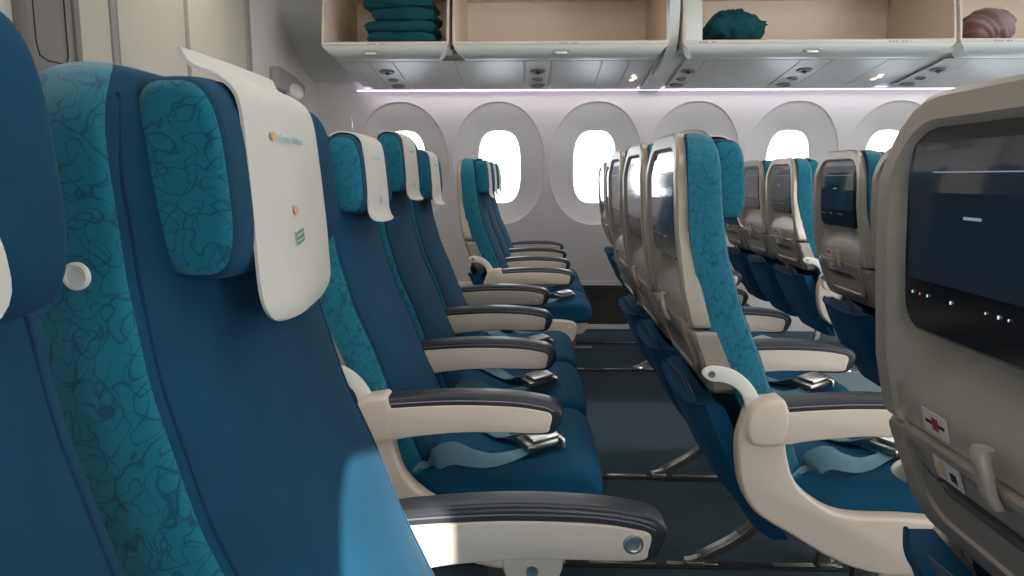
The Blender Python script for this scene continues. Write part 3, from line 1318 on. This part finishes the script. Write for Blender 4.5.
# ------------------------------------------------------------ ceiling and end walls
bm = bmesh.new()
rs = []
for y, z in ((-.9, 1.9), (-.4, 2.22), (.6, 2.3), (2.2, 2.34), (3.6, 2.3), (4.2, 2.25), (5.0, 2.2)):
    rs.append([(-1.6, y, z), (5.8, y, z)])
rings_bm(rs, bm, False, False, False)
struct(obj('ceiling', bm, M['ceil'], angle=60))
bm = bmesh.new()
box(bm, (5.6, 2.2, 1.15), (.05, 6.4, 2.4))
struct(obj('wall_right', bm, M['bulk']))

# left bulkhead
XB = -1.45
bm = bmesh.new()
box(bm, (XB - .03, 4.60, 1.15), (.06, 1.42, 2.3), 0, 0)
box(bm, (XB - .05, 1.45, 1.15), (.06, 4.9, 2.3), 0, 0)
struct(obj('wall_left', bm, M['wall']))
cl = thing('closet_partition', 'beige laminate partition of tall panels with grey vertical trims behind the left seats', 'partition', (XB, 3.0, 0))
for i, (a, b) in enumerate(((2.335, 2.585), (2.64, 3.145), (3.185, 3.80))):
    bm = bmesh.new()
    box(bm, (-.012, (a + b) / 2 - 3.0, 1.13), (.03, b - a, 2.26), .003)
    obj('panel', bm, M['bulk'], cl)
for (a, b, m) in ((2.585, 2.64, 'bulkg'), (3.145, 3.185, 'dark'), (3.80, 3.89, 'bulkg')):
    bm = bmesh.new()
    if m == 'dark':
        box(bm, (-.022, (a + b) / 2 - 3.0, 1.13), (.012, b - a, 2.26), .002, 0)
        obj('panel_gap', bm, M['bulkd'], cl)
    else:
        box(bm, (-.008, a + (b - a) * .35 - 3.0, 1.13), (.034, (b - a) * .6, 2.26), .004)
        box(bm, (-.014, a + (b - a) * .82 - 3.0, 1.13), (.026, (b - a) * .34, 2.26), .004)
        obj('trim_post', bm, M[m], cl)
js = thing('folding_jumpseat', 'dark taupe upright folded crew seat back with rounded inset, top left corner', 'crew seat', (XB, 2.2, 0))
bm = bmesh.new()
box(bm, (.0, .03, 1.79), (.05, .20, .90), .008, 0)
box(bm, (-.005, .145, 1.79), (.035, .028, 1.0), .004, 0)
box(bm, (-.005, .178, 1.79), (.045, .030, 1.0), .004, 0)
obj('back_panel', bm, M['bulkd'], js)
bm = bmesh.new()
tube(bm, [(.026, -.045, 2.1), (.026, -.045, 1.46), (.026, -.035, 1.425), (.026, .0, 1.415), (.026, .085, 1.415), (.026, .10, 1.44), (.026, .10, 2.1)], .0022, 6, smooth=False)
obj('inset_outline', bm, M['dark'], js)
bm = bmesh.new()
box(bm, (XB - .012, 1.6, 1.49), (.02, 1.1, .010), .002)
struct(obj('trim_9', bm, M['bulkg']))

# wall bracket with pale dome on the bulkhead
wb = thing('wall_bracket', 'small grey bracket with pale domed lamp on the white bulkhead behind the headrest cover', 'bracket', (XB, 4.3, 1.6))
bm = prism([(-.17, .07), (-.14, .075), (.12, .055), (.30, .02), (.28, -.03), (.05, -.05), (-.17, -.04)], 0, .05, .004, axis='x')
obj('bracket_body', bm, M['bulkg'], wb)
bm = bmesh.new()
rs = []
for k in range(7):
    a = R(90 * k / 6)
    rs.append([(.03 + .05 * math.sin(a) + .0, .12 + .13 * math.cos(a) * c, -.03 + .05 * math.cos(a) * s) for c, s in superell(1, 1, 2, 18)])
rings_bm(rs, bm)
obj('lamp_dome', bm, M['white'], wb)

# ------------------------------------------------------------ overhead bins
COWL = [(5.05, 1.638), (4.97, 1.643), (4.75, 1.666), (4.5, 1.694), (4.30, 1.717), (4.22, 1.745), (4.17, 1.81), (4.12, 1.92), (4.06, 2.05), (4.0, 2.3)]


def cowl(x0, x1, name, off=0.0, th=.02, prof=None):
    pts = [(p.x, p.y) for p in catmull([(a, b + 0, 0) for a, b in (prof or COWL)], 4)]
    outer = [(a - off * .5, b - off) for a, b in pts]
    inner = [(a + th, b + th) for a, b in pts][::-1]
    bm = prism(outer + inner, x0, x1, 0, axis='x')
    return struct(obj(name, bm, M['binp'], angle=30))


cowl(-1.45, -1.118, 'trim_20', 0, prof=[(5.24, 1.675), (4.98, 1.69), (4.80, 1.72), (4.67, 1.775), (4.54, 1.85), (4.42, 1.935), (4.30, 2.05), (4.20, 2.3)])
cowl(.662, .787, 'trim_21', .012)
cowl(.673, .728, 'trim_23', 0, prof=[(4.5, 1.66), (4.25, 1.675), (4.10, 1.71), (4.03, 1.76), (4.0, 1.83), (3.985, 1.92), (3.975, 2.05), (3.96, 2.3)])
cowl(-1.12, 5.5, 'trim_22', -.004, prof=COWL[:6])

BINS = [(-1.115, -.455, 'left-hand open overhead bin holding the stack of folded teal blankets'),
        (-.435, .672, 'wide empty open overhead bin above the centre windows'),
        (.745, 2.112, 'open overhead bin with one crumpled teal blanket at its left end'),
        (2.130, 3.40, 'open overhead bin at top right holding the mauve blanket')]
for bi, (x0, x1, lab) in enumerate(BINS):
    t = thing('overhead_bin', lab, 'overhead bin', ((x0 + x1) / 2, 4.3, 1.752), 'open overhead bins along the far side')
    hw = (x1 - x0) / 2
    # curved lower fascia
    bm = bmesh.new()
    prof = [(-.33, .000), (-.338, -.004), (-.335, -.018), (-.318, -.042), (-.275, -.062), (-.20, -.060), (-.20, -.04), (-.27, -.015), (-.28, .0)]
    rs = []
    for xx, ins in ((-hw, 0), (-hw + .012, .004), (-hw + .03, .0), (hw - .03, 0), (hw - .012, .0), (hw, 0)):
        e = 1.0
        rr = []
        for a, b in prof:
            # ends curl upward: lower edge is shorter than the upper edge
            k = max(0, -b / .062)
            sx = xx * (1 - (.055 / hw) * k)
            rr.append((sx, a, b))
        rs.append(rr)
    rings_bm(rs, bm)
    obj('fascia', bm, M['binp'], t)
    # lip edge
    bm = bmesh.new()
    box(bm, (0, -.325, .006), (2 * hw, .03, .022), .007, 0, seg=3)
    obj('lip', bm, M['binlip'], t)
    # bucket: floor, back, sides, top
    bm = bmesh.new()
    box(bm, (0, .06, -.006), (2 * hw - .01, .76, .012), 0)
    box(bm, (0, .44, .19), (2 * hw - .01, .015, .39), 0)
    box(bm, (0, .41, .02), (2 * hw - .03, .05, .04), .004)
    box(bm, (0, .06, .38), (2 * hw - .01, .76, .012), 0)
    obj('bin_liner', bm, M['bint'], t)
    for s in (-1, 1):
        bm = prism(sm([(-.325, .0), (-.315, .08), (-.29, .20), (-.25, .32), (-.2, .385), (.44, .385), (.44, .0)], 1), s * hw - .011 if s > 0 else -hw, s * hw if s > 0 else -hw + .011, .003, axis='x')
        sp = obj('side_wall', bm, M['bint'], t)
        bm = bmesh.new()
        xx = s * (hw - .0055)
        tube(bm, [(xx, -.327, .0), (xx, -.318, .08), (xx, -.293, .20), (xx, -.253, .32), (xx, -.2, .385)], .008, 8)
        obj('side_wall_edge', bm, M['binlip'], sp)
    if bi == 2:
        bm = prism(sm([(-.322, .0), (-.312, .08), (-.287, .20), (-.247, .32), (-.2, .385), (.44, .385), (.44, .0)], 1), -hw + .012, -hw + .10, .003, axis='x')
        obj('side_frame', bm, M['binp'], t)
    # latch handle
    hx = {0: (-.79 - (x0 + x1) / 2), 1: 0.0, 2: .0, 3: 0}[bi]
    hx = {0: -.862, 1: .125, 2: 1.40, 3: 2.9}[bi] - (x0 + x1) / 2
    bm = bmesh.new()
    rs = []
    for k in range(9):
        a = R(90 * k / 8)
        rs.append([(hx + .042 * math.cos(a * .9) * c, -.334 + .01 * (1 - math.cos(a)) + s * .004, -.036 + .014 * math.cos(a * .9) * s) for c, s in superell(1, 1, 2.4, 18)])
    rings_bm(rs, bm)
    h = obj('latch', bm, M['bulkg'], t)
    bm = bmesh.new()
    box(bm, (hx, -.333, -.043), (.056, .012, .010), .004)
    obj('latch_paddle', bm, M['chrome'], h)
    # tiny row marks printed on the lip
    for c0 in ({0: [-.87], 1: [.12], 2: [.83, 1.78], 3: [2.3]}[bi]):
        bm = bmesh.new()
        box(bm, (c0 - (x0 + x1) / 2 + .04, -.3400, .004), (.105, .0008, .012), 0, 1)
        for k in range(6):
            if k == 3:
                continue
            box(bm, (c0 - (x0 + x1) / 2 + k * .016, -.3405, .004), (.009 if k % 2 else .011, .0008, .008), 0)
        obj('row_marks', bm, [M['bulkg'], M['binlip']], t)

# dark gap partitions beside bin ends
for i, (xa, xb) in enumerate(((-.455, -.435), (.728, .745), (2.112, 2.13))):
    bm = bmesh.new()
    box(bm, ((xa + xb) / 2, 4.45, 2.0), (xb - xa, .7, .5))
    struct(obj('trim_%d' % (30 + i), bm, M['dark']))

# ------------------------------------------------------------ passenger service panels below the bins
CP = catmull([(a, b, 0) for a, b in COWL], 6)


def cz(y):
    pts = sorted([(p.x, p.y) for p in CP])
    return interp(pts, y)


def psu_patch(xc, w, y0, y1, off, slant=0.0, n=7, th=.003):
    bm = bmesh.new()
    rs = []
    for i in range(n + 1):
        y = y0 + (y1 - y0) * i / n
        z = cz(y) - off
        sh = slant * (i / n)
        rs.append([(xc - w / 2 + sh, y, z - th), (xc + w / 2 + sh, y, z - th), (xc + w / 2 + sh, y, z + th), (xc - w / 2 + sh, y, z + th)])
    return rings_bm(rs, bm)


PY0, PY1 = 4.27, 4.94
unit_lab = ['reading light unit under the left-hand bin of blankets', 'reading light unit under the wide empty bin',
            'reading light unit just right of the curved rib', 'reading light unit under the crumpled teal blanket bin middle',
            'reading light unit at far right under the bins']
runs = [(-1.08, .645), (.81, 5.0)]
k = 0
plab = ['grey service panel left of the first reading lights', 'grey service panel right of the first reading lights', 'grey service panel left of the centre reading lights',
        'grey service panel right of the centre reading lights', 'grey service panel beside the lit sign at the rib', 'long grey service panel right of the rib',
        'grey service panel between the reading lights and the right sign', 'grey service panel at far right under the bins', 'grey service panel farthest right']
panels = [(-1.06, -.948), (-.802, -.46), (-.457, -.073), (.083, .36), (.363, .512), (.928, 1.447), (1.623, 1.917), (2.368, 2.9), (2.903, 3.6)]
for i, (a, b) in enumerate(panels):
    o = obj('service_panel', psu_patch((a + b) / 2, b - a - .001, PY0, PY1, .006), M['psu'])
    tag(o, plab[i], 'panel', 'service panels under the bins')
units = [(-.875, .14), (.005, .15), (.87, .11), (1.535, .17), (2.29, .15)]
for i, (xc, w) in enumerate(units):
    t = thing('reading_light_unit', unit_lab[i], 'reading light unit', (xc, 4.63, cz(4.63)), 'reading light units under the bins')
    bm = psu_patch(xc, w - .004, PY0, PY1, .0068)
    bmesh.ops.translate(bm, vec=(-xc, -4.63, -cz(4.63)), verts=bm.verts)
    obj('unit_panel', bm, M['psu'], t)
    for j, (yy, rr, m) in enumerate(((4.47, .045, 'psud'), (4.66, .032, 'psud'), (4.82, .045, 'psud'))):
        bm = bmesh.new()
        c = Vector((0, yy - 4.63, cz(yy) - cz(4.63) - .014))
        rs = []
        for rad, d in ((1, 0), (.92, -.006), (.75, -.006), (.6, .0), (.01, .002)):
            rs.append([(c.x + rr * rad * cc, c.y + rr * .8 * rad * ss, c.z + d + rr * .8 * rad * ss * (cz(yy + .02) - cz(yy - .02)) / .04) for cc, ss in superell(1, 1, 2.2, 20)])
        rings_bm(rs, bm, True, True)
        obj('reading_light' if j != 1 else 'call_button', bm, M[m], t)
        if j == 0:
            bm = bmesh.new()
            cyl(bm, (c.x - .004, c.y, c.z - .012), (c.x + .004, c.y, c.z + .0), .012, .014, 14)
            obj('lens', bm, M['dark'], t)
for i, (xc, lab) in enumerate(((.575, 'lit sign unit left of the curved rib'), (2.02, 'lit sign unit under the bins at right'))):
    t = thing('cabin_sign_unit', lab, 'sign', (xc, 4.63, cz(4.63)), 'lit cabin signs under the bins')
    bm = psu_patch(xc, .12 if i == 0 else .2, PY0, PY1, .0068)
    bmesh.ops.translate(bm, vec=(-xc, -4.63, -cz(4.63)), verts=bm.verts)
    obj('unit_panel', bm, M['psu'], t)
    bm = bmesh.new()
    for dx, dy in ((0, -.05), (.012, .0), (0, .05)):
        z = cz(4.63 + dy) - cz(4.63) - .016
        box(bm, (dx, dy, z), (.022, .035, .003), .001)
    obj('sign_lamp', bm, M['led'], t)

# cove strip where wall meets the service panels
bm = bmesh.new()
box(bm, (2.16, 4.965, 1.634), (6.66, .03, .006), .002)
tag(obj('cove_light', bm, M['glow']), 'long pale violet light strip where the wall meets the overhead panels', 'light strip')


# ------------------------------------------------------------ blankets
def folded_blanket(name, mat, cx, cy, z0, lx, ly, h, seed, folds=3, rough=.006):
    bm = bmesh.new()
    N = 26
    K = 48
    rings = []
    for i in range(N + 1):
        v = -1 + 2 * i / N
        e = (1 - abs(v) ** 8) ** .5 if abs(v) < 1 else 0
        e = .8 + .2 * e
        ring = []
        for k in range(K):
            a = 2 * math.pi * k / K
            c, s = math.cos(a), math.sin(a)
            px = math.copysign(abs(c) ** .55, c) * lx / 2
            pz = math.copysign(abs(s) ** .5, s) * h / 2 * e
            # folded layers show as grooves on the sides
            g = abs(math.sin((pz / h + .5) * math.pi * folds))
            px *= .955 + .05 * g ** .5
            y = v * ly / 2 * (.955 + .05 * g ** .5)
            q = Vector((px * 9 + seed, y * 9, pz * 16))
            d = noise.noise(q) * rough * 1.6 + noise.noise(q * 2.7) * rough * .9
            sag = -.012 * (px / lx * 2) ** 2 * h / .07
            ring.append((px + d, y + d * .8, pz + d * .9 + sag * .3))
        rings.append(ring)
    rings_bm(rings, bm)
    zmin = min(v.co.z for v in bm.verts)
    bmesh.ops.translate(bm, vec=(0, 0, -zmin), verts=bm.verts)
    o = obj(name, bm, mat, angle=80)
    o.location = (cx, cy, z0)
    return o


zf = 1.764
hs = [.062, .062, .070, .06, .06]
labs = ['bottom folded teal blanket of the stack in the left-hand bin', 'second folded teal blanket from the bottom of the stack in the left-hand bin',
        'third folded teal blanket up the stack in the left-hand bin', 'fourth folded teal blanket, near the top of the stack in the left-hand bin']
z = zf
for i in range(4):
    o = folded_blanket('folded_blanket', M['blanket'], -.715 + (.008, -.004, .02, -.008)[i], 4.17, z, (.36, .37, .32, .36)[i], .30, hs[i], i * 7.3, 3 if i != 2 else 1)
    tag(o, labs[i], 'blanket', 'blankets stacked in the left-hand bin')
    z += hs[i] * .93


def crumpled_blanket(name, mat, cx, cy, z0, lx, ly, h, seed, amp=.022):
    bm = bmesh.new()
    bmesh.ops.create_icosphere(bm, subdivisions=5, radius=1)
    for v in bm.verts:
        p = v.co.copy()
        q = Vector((math.copysign(abs(p.x) ** .85, p.x) * lx / 2, math.copysign(abs(p.y) ** .9, p.y) * ly / 2, p.z * h / 2))
        s = Vector((q.x * 4 + seed + 3 * q.z, q.y * 4, q.z * 22 + 2.5 * math.sin(q.x * 14)))
        ridge = 1 - abs(noise.noise(s)) * 2
        ridge2 = 1 - abs(noise.noise(s * 2.1 + Vector((3, 1, 2)))) * 2
        q += p * (amp * ridge + amp * .22 * ridge2 - amp)
        q.z *= 1 - .35 * max(0, q.x / lx * 2) * (1 if seed > 0 else 0)
        q.z = max(q.z, -h * .42)
        v.co = q
    zmin = min(v.co.z for v in bm.verts)
    bmesh.ops.translate(bm, vec=(0, 0, -zmin), verts=bm.verts)
    o = obj(name, bm, mat, angle=180)
    o.location = (cx, cy, z0)
    return o


tag(crumpled_blanket('crumpled_blanket', M['blanket'], 1.04, 4.15, zf, .36, .34, .205, 2.0, .03), 'crumpled teal blanket lying at the left end of the right-hand bin', 'blanket')
tag(crumpled_blanket('crumpled_blanket', M['mauve'], 2.355, 4.15, zf, .25, .30, .20, -5.0, .026), 'crumpled mauve blanket in the bin at the top right', 'blanket')

# loose items on the floor under the seats: red-tagged life vest pull of the left far row
bm = bmesh.new()
box(bm, (.20, 4.0, .175), (.035, .02, .12), .004, 0)
box(bm, (.255, 4.0, .155), (.11, .02, .012), .004, 1)
tag(obj('life_vest_tag', bm, [M['red'], M['bulkg']]), 'red tag with short grey pull hanging under the far left seat cushion', 'tag')
